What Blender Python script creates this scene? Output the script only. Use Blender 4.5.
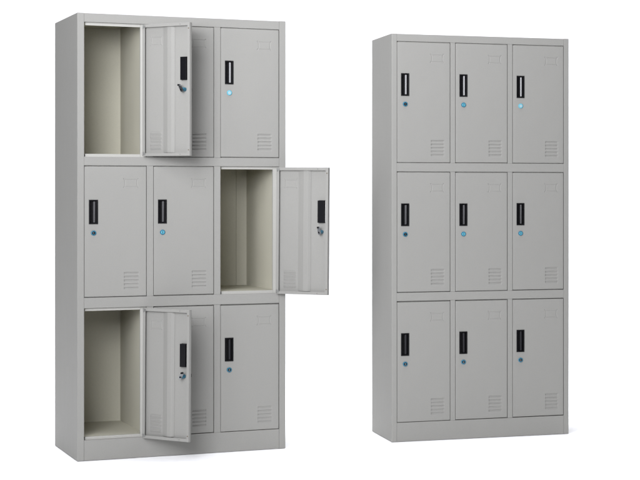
import bpy, bmesh, math, random
from mathutils import Vector, Matrix

S = bpy.context.scene
for o in list(bpy.data.objects):
    bpy.data.objects.remove(o)
C = S.collection

# ------------------------------------------------------------------ camera
cam_d = bpy.data.cameras.new("camera")
cam = bpy.data.objects.new("camera", cam_d)
C.objects.link(cam)
CAM_H = 1.1094
cam.location = (0, 0, CAM_H)
cam.rotation_euler = (math.radians(90) + 0.00085, 0, 0)
cam_d.sensor_width = 36
cam_d.lens = 1847.75 * 36 / 640
cam_d.shift_x = (320 - 635.7) / 640
cam_d.shift_y = (190.7 - 240) / 640
cam_d.clip_start = 0.05
cam_d.clip_end = 200
S.camera = cam

# ------------------------------------------------------------------ world, lamps, exposure
w = bpy.data.worlds.new("World")
S.world = w
w.use_nodes = True
bg = w.node_tree.nodes['Background']
bg.inputs['Color'].default_value = (0.985, 0.995, 1.045, 1)
bg.inputs['Strength'].default_value = 0.04

def area(name, loc, target, sx, sy, power, col=(1, 1, 1), spread=180):
    d = bpy.data.lights.new(name, 'AREA')
    d.shape = 'RECTANGLE'
    d.size = sx
    d.size_y = sy
    d.energy = power
    d.color = col
    d.spread = math.radians(spread)
    o = bpy.data.objects.new(name, d)
    C.objects.link(o)
    o.location = loc
    v = Vector(target) - Vector(loc)
    o.rotation_euler = v.to_track_quat('-Z', 'Y').to_euler()
    return o

COOL = (0.985, 0.995, 1.045)
PW = dict(key=48, fill=58, frontal=70, overhead=222, backdrop=200)
area("key_softbox", (-1.95, 4.2, 2.75), (-1.3, 8, 2.1), 1.3, 2.0, PW['key'], COOL, 110)
area("fill_softbox", (-3.2, 3.4, 1.1), (-1.8, 8, 1.0), 1.6, 2.0, PW['fill'], COOL)
area("front_softbox", (-1.6, 2.6, 2.0), (-1.1, 8, 2.5), 2.4, 1.3, PW['frontal'], COOL, 80)
area("added_overhead_light", (-2.2, 8.9, 4.6), (-2.2, 8.9, 0), 6.0, 5.0, PW['overhead'], COOL, 110)  # added lamp, unseen: lifts the floor to white and washes out shadows
area("added_backdrop_light", (-1.8, 10.2, 4.6), (-1.8, 13.6, 1.6), 11.5, 1.4, PW['backdrop'], COOL)  # added lamp, unseen: brings the sweep's back wall up to white

S.view_settings.view_transform = 'Standard'
S.view_settings.look = 'None'
S.view_settings.exposure = 0
S.view_settings.gamma = 1
S.view_settings.use_curve_mapping = False

# ------------------------------------------------------------------ materials
def mat(name, col, rough=0.5, metal=0.0, spec=0.5, noise=0.0, nscale=60.0, bump=0.0, bscale=900.0, wave=0.0, coat=0.0):
    m = bpy.data.materials.new(name)
    m.use_nodes = True
    nt = m.node_tree
    b = nt.nodes['Principled BSDF']
    b.inputs['Base Color'].default_value = (*col, 1)
    b.inputs['Roughness'].default_value = rough
    b.inputs['Metallic'].default_value = metal
    b.inputs['Specular IOR Level'].default_value = spec
    b.inputs['Coat Weight'].default_value = coat
    tc = nt.nodes.new('ShaderNodeTexCoord')
    if noise > 0:
        n = nt.nodes.new('ShaderNodeTexNoise')
        n.inputs['Scale'].default_value = nscale
        n.inputs['Detail'].default_value = 6
        n.inputs['Roughness'].default_value = 0.7
        r = nt.nodes.new('ShaderNodeMapRange')
        r.inputs['From Min'].default_value = 0.3
        r.inputs['From Max'].default_value = 0.7
        r.inputs['To Min'].default_value = 1 - noise
        r.inputs['To Max'].default_value = 1 + noise
        mx = nt.nodes.new('ShaderNodeVectorMath')
        mx.operation = 'SCALE'
        mx.inputs[0].default_value = col
        nt.links.new(tc.outputs['Object'], n.inputs['Vector'])
        nt.links.new(n.outputs['Fac'], r.inputs['Value'])
        nt.links.new(r.outputs['Result'], mx.inputs['Scale'])
        nt.links.new(mx.outputs['Vector'], b.inputs['Base Color'])
    if bump > 0 or wave > 0:
        prev = None
        for s, st, dist in ((bscale, bump, 0.0002), (7.0, wave, 0.004)):
            if st <= 0:
                continue
            n = nt.nodes.new('ShaderNodeTexNoise')
            n.inputs['Scale'].default_value = s
            n.inputs['Detail'].default_value = 2
            bp = nt.nodes.new('ShaderNodeBump')
            bp.inputs['Strength'].default_value = st
            bp.inputs['Distance'].default_value = dist
            nt.links.new(tc.outputs['Object'], n.inputs['Vector'])
            nt.links.new(n.outputs['Fac'], bp.inputs['Height'])
            if prev:
                nt.links.new(prev.outputs['Normal'], bp.inputs['Normal'])
            prev = bp
        nt.links.new(prev.outputs['Normal'], b.inputs['Normal'])
    return m

M = {}
M['paint'] = mat('grey_powder_coat', (0.240, 0.237, 0.222), 0.6, spec=0.12, noise=0.03, nscale=220, bump=0.35, wave=0.6)
M['interior'] = mat('interior_bounce_tint', (0.465, 0.450, 0.372), 0.6, spec=0.15, noise=0.03, nscale=220, bump=0.35, wave=0.5)  # grey coat lightened and warmed: light bounced between the walls, put into the colour
M['lip'] = mat('pale_edge_strip', (0.36, 0.355, 0.33), 0.5, spec=0.25, noise=0.02, nscale=200)
M['black'] = mat('black_plastic', (0.005, 0.005, 0.006), 0.35, spec=0.2, noise=0.2, nscale=400)
M['gloss'] = mat('black_gloss_lever', (0.008, 0.008, 0.01), 0.22, spec=0.27, noise=0.1, nscale=300)
M['blue'] = mat('blue_plastic', (0.025, 0.13, 0.20), 0.3, noise=0.15, nscale=500)
M['aqua'] = mat('aqua_plastic_reflection', (0.10, 0.34, 0.43), 0.4, spec=0.25, noise=0.1, nscale=500)  # lighter copy of the blue plastic, lamp reflection painted into its colour
M['pale'] = mat('metal_face_reflection', (0.28, 0.39, 0.42), 0.4, spec=0.25, noise=0.03, nscale=500)  # lock face with a bright lamp reflection painted in
M['steel'] = mat('zinc_steel', (0.5, 0.52, 0.54), 0.3, metal=1.0, noise=0.1, nscale=200)
M['dull'] = mat('dull_hinge_metal', (0.22, 0.22, 0.21), 0.5, metal=0.4, noise=0.1, nscale=300)
M['tan'] = mat('tan_rubber', (0.10, 0.075, 0.045), 0.7, noise=0.15, nscale=400)
M['dark'] = mat('dark_hole', (0.03, 0.028, 0.022), 0.8, noise=0.2, nscale=400)
M['floor'] = mat('white_studio_paper', (0.97, 0.97, 0.97), 0.9, spec=0.1, noise=0.01, nscale=3)

# ------------------------------------------------------------------ mesh helpers
class MB:
    def __init__(self):
        self.v, self.f, self.mi = [], [], []
    def box(self, x0, x1, y0, y1, z0, z1, m=0):
        b = len(self.v)
        self.v += [(x0, y0, z0), (x1, y0, z0), (x1, y1, z0), (x0, y1, z0),
                   (x0, y0, z1), (x1, y0, z1), (x1, y1, z1), (x0, y1, z1)]
        for q in ((0, 3, 2, 1), (4, 5, 6, 7), (0, 1, 5, 4), (1, 2, 6, 5), (2, 3, 7, 6), (3, 0, 4, 7)):
            self.f.append(tuple(b + i for i in q))
            self.mi.append(m)
    def cyl(self, c, axis, r, l, n=24, m=0, r2=None):
        """cylinder from c along axis (0/1/2), length l, capped"""
        r2 = r if r2 is None else r2
        b = len(self.v)
        for k, (rr, t) in enumerate(((r, 0), (r2, l))):
            for i in range(n):
                a = 2 * math.pi * i / n
                p = [rr * math.cos(a), rr * math.sin(a)]
                if axis == 0: q = (t, p[0], p[1])
                elif axis == 1: q = (p[0], t, p[1])
                else: q = (p[0], p[1], t)
                self.v.append((c[0] + q[0], c[1] + q[1], c[2] + q[2]))
        for i in range(n):
            j = (i + 1) % n
            self.f.append((b + i, b + j, b + n + j, b + n + i)); self.mi.append(m)
        self.f.append(tuple(b + i for i in range(n))[::-1]); self.mi.append(m)
        self.f.append(tuple(b + n + i for i in range(n))); self.mi.append(m)
    def lathe_y(self, cx, cz, prof, n=28, m=0, mats=None):
        """profile (r, y) revolved about a line along y through (cx, cz)"""
        b = len(self.v)
        for r, y in prof:
            for i in range(n):
                a = 2 * math.pi * i / n
                self.v.append((cx + r * math.cos(a), y, cz + r * math.sin(a)))
        for k in range(len(prof) - 1):
            for i in range(n):
                j = (i + 1) % n
                self.f.append((b + k * n + i, b + k * n + j, b + (k + 1) * n + j, b + (k + 1) * n + i))
                self.mi.append(mats[k] if mats else m)
        self.f.append(tuple(b + (len(prof) - 1) * n + i for i in range(n)))
        self.mi.append(mats[-1] if mats else m)
    def prism_z(self, pts, z0, z1, m=0):
        """closed outline pts (x, y) pulled up from z0 to z1"""
        b = len(self.v); n = len(pts)
        self.v += [(x, y, z0) for x, y in pts] + [(x, y, z1) for x, y in pts]
        for i in range(n):
            j = (i + 1) % n
            self.f.append((b + i, b + j, b + n + j, b + n + i)); self.mi.append(m)
        self.f.append(tuple(b + i for i in range(n))[::-1]); self.mi.append(m)
        self.f.append(tuple(b + n + i for i in range(n))); self.mi.append(m)
    def build(self, name, mats, parent=None, bevel=0.0, smooth=False, loc=None):
        me = bpy.data.meshes.new(name)
        me.from_pydata(self.v, [], self.f)
        if not isinstance(mats, (list, tuple)):
            mats = [mats]
        for mm in mats:
            me.materials.append(mm)
        for p, i in zip(me.polygons, self.mi):
            p.material_index = i
        bm = bmesh.new(); bm.from_mesh(me)
        bmesh.ops.recalc_face_normals(bm, faces=bm.faces)
        bm.to_mesh(me); bm.free()
        if smooth:
            me.shade_smooth()
            me.set_sharp_from_angle(angle=math.radians(35))
        o = bpy.data.objects.new(name, me)
        C.objects.link(o)
        if parent: o.parent = parent
        if loc: o.location = loc
        if bevel > 0:
            b = o.modifiers.new('bevel', 'BEVEL')
            b.width = bevel; b.segments = 3; b.limit_method = 'ANGLE'
            b.harden_normals = False
        return o

# ------------------------------------------------------------------ setting: one white paper sweep
def build_sweep():
    x0, x1 = -7.5, 5.0
    prof = [(6.3, 0.0)]
    y = 4.6
    prof += [(11.6, 0.0)]
    R = 2.0
    for k in range(1, 17):
        a = math.pi / 2 * k / 16
        prof.append((11.6 + R * math.sin(a), R - R * math.cos(a)))
    prof.append((13.6, 6.5))
    v, f = [], []
    for (yy, zz) in prof:
        v += [(x0, yy, zz), (x1, yy, zz)]
    for i in range(len(prof) - 1):
        f.append((2 * i, 2 * i + 1, 2 * i + 3, 2 * i + 2))
    me = bpy.data.meshes.new('studio_floor')
    me.from_pydata(v, [], f)
    me.materials.append(M['floor'])
    me.shade_smooth()
    o = bpy.data.objects.new('studio_floor', me)
    C.objects.link(o)
    o['kind'] = 'structure'
build_sweep()

# ------------------------------------------------------------------ door sheet with pressed card frame and louvres
T = 0.015          # door thickness
HW, HH = 0.0370, 0.1010     # handle bezel

def seg_d(px, pz, a, b):
    ax, az = a; bx, bz = b
    dx, dz = bx - ax, bz - az
    L = dx * dx + dz * dz
    t = 0 if L == 0 else max(0, min(1, ((px - ax) * dx + (pz - az) * dz) / L))
    return math.hypot(px - ax - t * dx, pz - az - t * dz)

def sm(a, b, x):
    t = max(0, min(1, (x - a) / (b - a)))
    return t * t * (3 - 2 * t)

def card_lines():
    # pinched frame with flared corners
    w2, h2 = 0.0300, 0.0185
    return [((-w2, h2), (-w2 + .005, h2 - .0035)), ((-w2 + .005, h2 - .0035), (w2 - .005, h2 - .0035)), ((w2 - .005, h2 - .0035), (w2, h2)),
            ((-w2, -h2), (-w2 + .005, -h2 + .0035)), ((-w2 + .005, -h2 + .0035), (w2 - .005, -h2 + .0035)), ((w2 - .005, -h2 + .0035), (w2, -h2)),
            ((-w2, h2), (-w2 + .0055, h2 - .009)), ((-w2 + .0055, h2 - .009), (-w2 + .0055, -h2 + .009)), ((-w2 + .0055, -h2 + .009), (-w2, -h2)),
            ((w2, h2), (w2 - .0055, h2 - .009)), ((w2 - .0055, h2 - .009), (w2 - .0055, -h2 + .009)), ((w2 - .0055, -h2 + .009), (w2, -h2))]
CARD = card_lines()

def feats(dw, dh):
    """feature centres in door coordinates: x from 0 (hinge edge) to -dw, z from 0 to dh"""
    k = (dw - 0.2414) * .55
    return dict(card=(-dw + 0.1825 + k, dh - 0.0683), louv=(-dw + 0.1845 + k, 0.0645),
                handle=(-dw + 0.0355, dh - 0.1882), lock=(-dw + 0.0360, dh - 0.2750))

def relief(x, z, F, dw, dh):
    r = 0.0022
    d = 0.0
    for q in (-x, x + dw, z, dh - z):
        if q < r:
            d += 0.9 * (r - math.sqrt(max(0, r * r - (r - q) ** 2)))
    d = min(d, 0.0024)
    cx, cz = F['card']
    px, pz = x - cx, z - cz
    if abs(px) < .036 and abs(pz) < .025:
        m = min(seg_d(px, pz, a, b) for a, b in CARD)
        d += 0.0011 * (1 - sm(0.0006, 0.0022, m))          # raised towards the viewer (-y)
        # flared corner dimples
        for sx in (-1, 1):
            for sz in (-1, 1):
                m = math.hypot(px - sx * .0290, pz - sz * .0178)
                d += 0.0009 * (1 - sm(0.0008, 0.0030, m))
    lx, lz = F['louv']
    px, pz = x - lx, z - lz
    if abs(px) < .034 and abs(pz) < .042:
        for k in range(5):
            zt = 0.0345 - k * 0.0155                       # top edge of each louvre
            t = zt - pz
            if -0.001 < t < 0.0125:
                endf = 1 - sm(0.0275, 0.0310, abs(px))
                prof = sm(-0.0008, 0.0008, t) * (1 - sm(0.002, 0.0120, t))
                d += 0.0034 * prof * endf
    return d

def build_door(dw, dh, parent, hinge_loc, lockstyle, key=False, hinged_open=False, label=None):
    F = feats(dw, dh)
    hx, hz = F['handle']
    hole = (hx - HW / 2 + .002, hx + HW / 2 - .002, hz - HH / 2 + .002, hz + HH / 2 - .002)
    cx, cz = F['card']; lx, lz = F['louv']
    xs = {0.0, -dw, hole[0], hole[1]}
    x = cx - .036
    while x < cx + .036:
        xs.add(round(x, 6)); x += 0.0010
    for e_ in (.00045, .001, .0016, .0024):
        xs |= {-e_, -dw + e_}
    for k in range(1, 9): xs.add(-dw * k / 9)
    zs = {0.0, dh, hole[2], hole[3]}
    z = cz - .025
    while z < cz + .025:
        zs.add(round(z, 6)); z += 0.0010
    z = lz - .042
    while z < lz + .038:
        zs.add(round(z, 6)); z += 0.0008
    for e_ in (.00045, .001, .0016, .0024):
        zs |= {e_, dh - e_}
    for k in range(1, 20): zs.add(dh * k / 20)
    xs = sorted(xs); zs = sorted(zs)
    def clean(a, keep):
        out = [a[0]]
        for q in a[1:]:
            if q - out[-1] < 0.0004:
                if q in keep: out[-1] = q
                continue
            out.append(q)
        return out
    xs = clean(xs, (0.0, hole[0], hole[1])); zs = clean(zs, (dh, hole[2], hole[3]))
    nx, nz = len(xs), len(zs)
    mb = MB()
    th = 0.0010
    for off in (0.0, th):
        for zz in zs:
            for xx in xs:
                mb.v.append((xx, relief(xx, zz, F, dw, dh) + off, zz))
    def inhole(i, j):
        mx, mz = (xs[i] + xs[i + 1]) / 2, (zs[j] + zs[j + 1]) / 2
        return hole[0] < mx < hole[1] and hole[2] < mz < hole[3]
    for s in (0, 1):
        for j in range(nz - 1):
            for i in range(nx - 1):
                if inhole(i, j): continue
                a = s * nx * nz + j * nx + i
                q = (a, a + 1, a + 1 + nx, a + nx)
                mb.f.append(q if s == 0 else q[::-1]); mb.mi.append(0)
    # rim of sheet
    def rim(l):
        for a, b in zip(l[:-1], l[1:]):
            mb.f.append((a, b, b + nx * nz, a + nx * nz)); mb.mi.append(0)
    rim([j * nx for j in range(nz)]); rim([j * nx + nx - 1 for j in range(nz)])
    rim(list(range(nx))); rim([(nz - 1) * nx + i for i in range(nx)])
    sheet = mb
    me = sheet.build('door', M['paint'], parent, smooth=True)
    me.data.name = 'door'
    me.location = hinge_loc
    # folded return flanges and inner lips (sub-part)
    fl = MB(); g = 0.0012; lip = 0.0125
    y0 = th + 0.0026
    fl.box(-dw, -dw + g, y0, T - g, 0, dh); fl.box(-g, 0, y0, T - g, 0, dh)
    fl.box(-dw + g, -g, y0, T - g, 0, g); fl.box(-dw + g, -g, y0, T - g, dh - g, dh)
    fl.box(-dw, -dw + lip, T - g, T, 0, dh); fl.box(-lip * 1.1, 0, T - g, T, 0, dh)
    fl.box(-dw + lip, -lip * 1.1, T - g, T, 0, lip); fl.box(-dw + lip, -lip * 1.1, T - g, T, dh - lip, dh)
    fl.build('door_flange', M['paint'], me, bevel=0.0004)
    # hat stiffener
    st = MB()
    xa, xb, xc = -dw * 0.40, -dw * 0.60, -dw * 0.65
    yb, yt = th + 0.0006, T - 0.0045
    st.prism_z([(xa, yb), (xa - .030, yt), (xb, yt), (xc, yb)], lip + .0005, dh - lip - .0005)
    st.build('stiffener', M['paint'], me, bevel=0.0015)
    # handle: bezel, pocket, lever
    h = MB()
    ox0, ox1, oz0, oz1 = hx - HW / 2, hx + HW / 2, hz - HH / 2, hz + HH / 2
    bz = 0.0045; fy = -0.0022; yy = 0.0
    h.box(ox0, ox0 + bz, fy, -0.0001, oz0, oz1); h.box(ox1 - bz, ox1, fy, -0.0001, oz0, oz1)
    h.box(ox0 + bz, ox1 - bz, fy, -0.0001, oz0, oz0 + bz); h.box(ox0 + bz, ox1 - bz, fy, -0.0001, oz1 - bz, oz1)
    i0, i1, k0, k1 = ox0 + bz + .0015, ox1 - bz, oz0 + bz, oz1 - bz
    dp = 0.0128
    t_ = 0.0015
    e = 0.0003
    h.box(i0 - t_, i0 - e, 0, dp, k0 - t_, k1 + t_); h.box(i1 + e, i1 + t_, 0, dp, k0 - t_, k1 + t_)
    h.box(i0 - e, i1 + e, 0, dp, k0 - t_, k0 - e); h.box(i0 - e, i1 + e, 0, dp, k1 + e, k1 + t_)
    h.box(i0 - t_, i1 + t_, dp, dp + .0012, k0 - t_, k1 + t_)
    # finger grip ribs inside the pocket, left side
    nn = 15
    for q in range(nn):
        zc = k0 + (q + .5) * (k1 - k0) / nn
        h.box(i0 + .001, i0 + .0075, 0.0035, dp - .0005, zc - .0012, zc + .0012)
    ho = h.build('handle', M['black'], me, bevel=0.0006)
    lv = MB()
    # convex lever bar
    bw = 0.0038; cxl = hx + 0.0030; yc = 0.0028
    pts = []
    # gently convex paddle, its face slanted towards the finger side
    x_, y_ = cxl - bw, yc
    for q in range(9):
        pts.append((x_, y_))
        a = math.radians(32 - 18 * (q + .5) / 8)
        x_ += 2 * bw / 8; y_ -= math.tan(a) * 2 * bw / 8
    pts += [(cxl + bw, 0.0085), (cxl - bw, 0.0085)]
    lv.prism_z(pts, k0 + .003, k1 - .003)
    lv.box(cxl - .003, cxl + .003, .0086, dp - .0002, k0 + .01, k1 - .01)
    lv.build('handle_lever', M['gloss'], me, smooth=True)
    # lock: blue collar with metal face; lamp reflection painted into the paler styles
    lkx, lkz = F['lock']
    lk = MB()
    if lockstyle == 'pale':
        ms = [0, 0, 0, 1, 1, 1]; mm = [M['aqua'], M['pale'], M['black']]
    elif lockstyle == 'mid':
        ms = [0, 0, 0, 1, 1, 1]; mm = [M['blue'], M['aqua'], M['black']]
    else:
        ms = [0, 0, 0, 1, 1, 1]; mm = [M['blue'], M['black'], M['steel']]
    lk.lathe_y(lkx, lkz, [(0.0108, -0.0003), (0.0108, -0.0030), (0.0096, -0.0046), (0.0066, -0.0050), (0.0058, -0.0042), (0.0030, -0.0046), (0.0012, -0.0048)], 28, mats=ms + [1])
    if lockstyle != 'pale':
        lk.box(lkx - .0011, lkx + .0011, -.0056, -.0040, lkz - .0048, lkz + .0048, 2)
    # barrel and cam on the inside
    lk.build('lock', mm, me, smooth=True)
    if hinged_open:
        cm = MB()
        cm.cyl((lkx, th + .001, lkz), 1, 0.0085, 0.0170, 20, 0)
        cm.cyl((lkx, th + .0181, lkz), 1, 0.0060, 0.0040, 6, 1)
        a = {'A': -30, 'B': -10, 'C': 35}[hinged_open]
        r = math.radians(a)
        # cam plate: an elongated bent plate
        def rot(px, pz): return (lkx + px * math.cos(r) - pz * math.sin(r), lkz + px * math.sin(r) + pz * math.cos(r))
        out = []
        for k in range(9):
            t = math.pi * k / 8
            out.append((0.0065 * math.cos(t), 0.017 + 0.0065 * math.sin(t)))
        for k in range(9):
            t = math.pi + math.pi * k / 8
            out.append((0.0078 * math.cos(t), -0.004 + 0.0078 * math.sin(t)))
        b = len(cm.v); n = len(out)
        for yv in (th + .0222, th + .0240):
            for (px, pz) in out:
                q = rot(px, pz); cm.v.append((q[0], yv, q[1]))
        for i in range(n):
            j = (i + 1) % n
            cm.f.append((b + i, b + j, b + n + j, b + n + i)); cm.mi.append(1)
        cm.f.append(tuple(range(b, b + n))); cm.mi.append(1)
        cm.f.append(tuple(range(b + n, b + 2 * n))); cm.mi.append(1)
        q = rot(0, 0.019)
        cm.box(q[0] - .003, q[0] + .003, th + .0241, th + .033, q[1] - .003, q[1] + .004, 2)
        cm.cyl((lkx, th + .0241, lkz - .002), 1, 0.0040, 0.0035, 6, 2)
        cm.build('lock_cam', [M['blue'], M['steel'], M['black']], me, smooth=True)
    if key:
        kb = MB()
        kb.box(lkx - .0008, lkx + .0008, -.0300, -.0058, lkz - .0035, lkz + .0035, 1)
        kb.box(lkx - .0016, lkx + .0016, -.0410, -.0300, lkz - .0070, lkz + .0070, 0)
        kb.build('key', [M['black'], M['steel']], me, bevel=0.0008)
    if hinged_open:
        for zc in (0.024, dh - 0.024):
            rb = MB()
            rb.cyl((-dw + .0062, T + .0001, zc), 1, 0.0026, 0.0014, 14, 0, 0.0019)
            rb.build('bumper', M['tan'], me, smooth=True)
        for zc, zz in ((0.0, -1), (dh, 1)):
            hp = MB()
            z0 = zc - .016 if zz > 0 else 0.004
            hp.cyl((-.0050, T + .0030, z0), 2, 0.0022, 0.0140, 12)
            hp.box(-.016, -.0010, T + .0002, T + .0016, z0 + .002, z0 + .012)
            hp.build('hinge', M['dull'], me, smooth=True)
        for zc in (lip * .5, dh - lip * .5):
            sc = MB()
            sc.cyl((-dw * .80, T + .0001, zc), 1, 0.0014, 0.0004, 10)
            sc.build('rivet', M['dark'], me)
    if label: me['label'] = label
    return me

# ------------------------------------------------------------------ cabinet
def build_cabinet(name, label, loc, yaw, W, D, H, s, m, dw, zl, opened, locks, keys):
    """zl: the six levels of door openings from the top: t1 b1 t2 b2 t3 b3"""
    root = bpy.data.objects.new(name, None)
    C.objects.link(root)
    root.location = loc
    root.rotation_euler = (0, 0, yaw)
    root['label'] = label
    root['category'] = 'locker cabinet'
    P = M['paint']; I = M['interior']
    t1, b1, t2, b2, t3, b3 = zl
    sh = 0.0012
    fd = 0.016       # depth of the frame's front channel before the door stop
    # side panels with folded front flange
    def rounded_side(x_out, x_in, sgn):
        # outline in plan, going round; outer front corner rounded r
        r = 0.0035
        pts = []
        for k in range(6):
            a = math.pi / 2 * k / 5
            # from side to front
            pts.append((x_out + sgn * (r - r * math.cos(a)), r - r * math.sin(a)))
        pts.append((x_in, 0.0)); pts.append((x_in, 0.030)); pts.append((x_in - sgn * .0, 0.030))
        pts = pts[:-1]
        pts += [(x_out + sgn * .0030, 0.030), (x_out + sgn * .0030, D - .004), (x_out, D - .004)]
        if sgn < 0: pts = pts[::-1]
        return pts
    L = MB(); L.prism_z(rounded_side(0, s, 1), 0.0015, H - .0006); L.build('side_panel', P, root, bevel=0.0010)
    R_ = MB(); R_.prism_z(rounded_side(W, W - s, -1), 0.0015, H - .0006); R_.build('side_panel', P, root, bevel=0.0010)
    # top
    tp = MB()
    tp.box(s + .0004, W - s - .0004, 0.0008, 0.030, t1, H - .0012)
    tp.box(0.0034, W - 0.0034, 0.0302, D - .0045, H - 0.0030, H - .0010)
    tp.build('top_panel', P, root, bevel=0.0012)
    bk = MB(); bk.box(0.0, W, D - .0038, D, 0.002, H - .0008); bk.build('back_panel', P, root)
    pl = MB()
    pl.box(s + .0004, W - s - .0004, 0.0008, 0.030, 0.0015, b3)
    pl.build('plinth', P, root, bevel=0.0012)
    # horizontal rails run through, uprights butt between them
    for (lo, hi) in ((t2, b1), (t3, b2)):
        r = MB(); r.box(s + .0002, W - s - .0002, 0.0006, 0.030, lo, hi); r.build('rail', P, root, bevel=0.0012)
    xs = [s + dw, s + 2 * dw + m]
    for x in xs:
        for (z0, z1) in ((b1, t1), (b2, t2), (b3, t3)):
            u = MB(); u.box(x, x + m, 0.0012, 0.030, z0 + .0002, z1 - .0002); u.build('stile', P, root, bevel=0.0012)
    inner = D - 0.018
    # compartments
    cols = [(s, s + dw), (s + dw + m, s + 2 * dw + m), (s + 2 * dw + 2 * m, W - s)]
    rows = [(b1, t1), (b2, t2), (b3, t3)]
    sw = 0.0235      # hinge-side stop strip
    # vertical dividers (hollow box walls)
    for x in xs:
        d = MB()
        d.box(x - .006, x - .006 + sh, 0.0305, inner, b3 - .008, t1 + .024)
        d.box(x + m - .002, x + m - .002 + sh, 0.0305, inner, b3 - .008, t1 + .024)
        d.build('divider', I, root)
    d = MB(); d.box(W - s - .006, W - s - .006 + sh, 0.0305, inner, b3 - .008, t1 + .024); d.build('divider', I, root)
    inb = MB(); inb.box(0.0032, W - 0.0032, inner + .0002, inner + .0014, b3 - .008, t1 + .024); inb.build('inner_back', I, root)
    tl, bl = 0.0125, 0.0120
    for ci, (xa, xb) in enumerate(cols):
        wl = 0.0034 if ci == 0 else xa - .002 + sh + .0004
        wr = xb - .0063
        for ri, (z0, z1) in enumerate(rows):
            f = MB()
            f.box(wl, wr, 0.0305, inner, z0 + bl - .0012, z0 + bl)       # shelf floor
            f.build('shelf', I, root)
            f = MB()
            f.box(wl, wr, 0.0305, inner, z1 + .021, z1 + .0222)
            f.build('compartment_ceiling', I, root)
            stp = MB()
            stp.box(xb - sw, xb - .0002, fd + .0006, fd + .0018, z0, z1)
            stp.box(xb - sw, xb - sw + .0012, fd + .002, .0303, z0, z1)
            stp.box(xa + .0060, xb - sw - .0003, fd + .0008, fd + .0022, z1 - tl, z1 + .004)
            stp.box(xa + .0060, xb - sw - .0003, fd + .0008, fd + .0022, z0 - .002, z0 + bl)
            stp.box(xa + .0060, xb - sw - .0003, fd + .0023, .0302, z0 + bl - .0012, z0 + bl)
            stp.build('door_stop', M['lip'], root, bevel=0.0004)
            if opened.get((ri, ci)) and ci == 2:
                cp = MB()
                cp.box(wr - .047, wr - .0002, inner - .005, inner - .0002, z0 + bl + .0002, z1 + .0208)
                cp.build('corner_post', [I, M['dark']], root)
    g = 0.0018
    rnd = random.Random(int(W * 1000))
    for ri, (z0, z1) in enumerate(rows):
        for ci, (xa, xb) in enumerate(cols):
            op = opened.get((ri, ci))
            dd = dw - 2 * g
            dh = z1 - z0 - .0072
            if op and op[3] > 0: dh += .005
            ob = build_door(dd, dh, root, (xb - g + rnd.uniform(-.0004, .0004), 0.0012, z0 + .0030 + rnd.uniform(-.0007, .0007)), locks[ri][ci], key=(ri, ci) in keys,
                            hinged_open=op[0] if op else False,
                            label=op[2] if op else None)
            if op:
                ob.rotation_euler = (0, math.radians(-op[3]), math.radians(op[1]))
                ob.location.x -= 0.009; ob.location.y -= 0.010; ob.location.z -= op[3] * .010
            else:
                ob.rotation_euler = (0, 0, math.radians(rnd.uniform(-.12, .25)))
            # drop the hole sized mesh data suffixes but keep plain names
    return root

cab1 = build_cabinet('locker_cabinet', 'larger pale grey nine-door steel locker cabinet with three of its doors standing open',
    (-2.2985, 7.6051, 0), 0.46741, 0.87665, 0.5380, 1.85, 0.02762, 0.02745, 0.2555,
    [1.8126, 1.2565, 1.2203, 0.6739, 0.6310, 0.0860],
    {(0, 0): ('A', 126.5, 'wide open upper door', 0.0), (1, 2): ('B', 133.5, 'wide open middle door', 0.45), (2, 0): ('C', 125, 'wide open lower door', 0.45)},
    [['mid', 'dark', 'pale'], ['dark', 'mid', 'mid'], ['dark', 'dark', 'dark']],
    {(0, 0), (2, 0)})
cab2 = build_cabinet('locker_cabinet', 'smaller pale grey nine-door steel locker cabinet with all of its doors shut',
    (-1.0821, 8.1924, 0), 0.35783, 0.82709, 0.4009, 1.8144, 0.02356, 0.02248, 0.2450,
    [1.7810, 1.2399, 1.2017, 0.6629, 0.6256, 0.0859],
    {}, [['dark', 'mid', 'pale'], ['dark', 'mid', 'mid'], ['dark', 'dark', 'dark']], set())
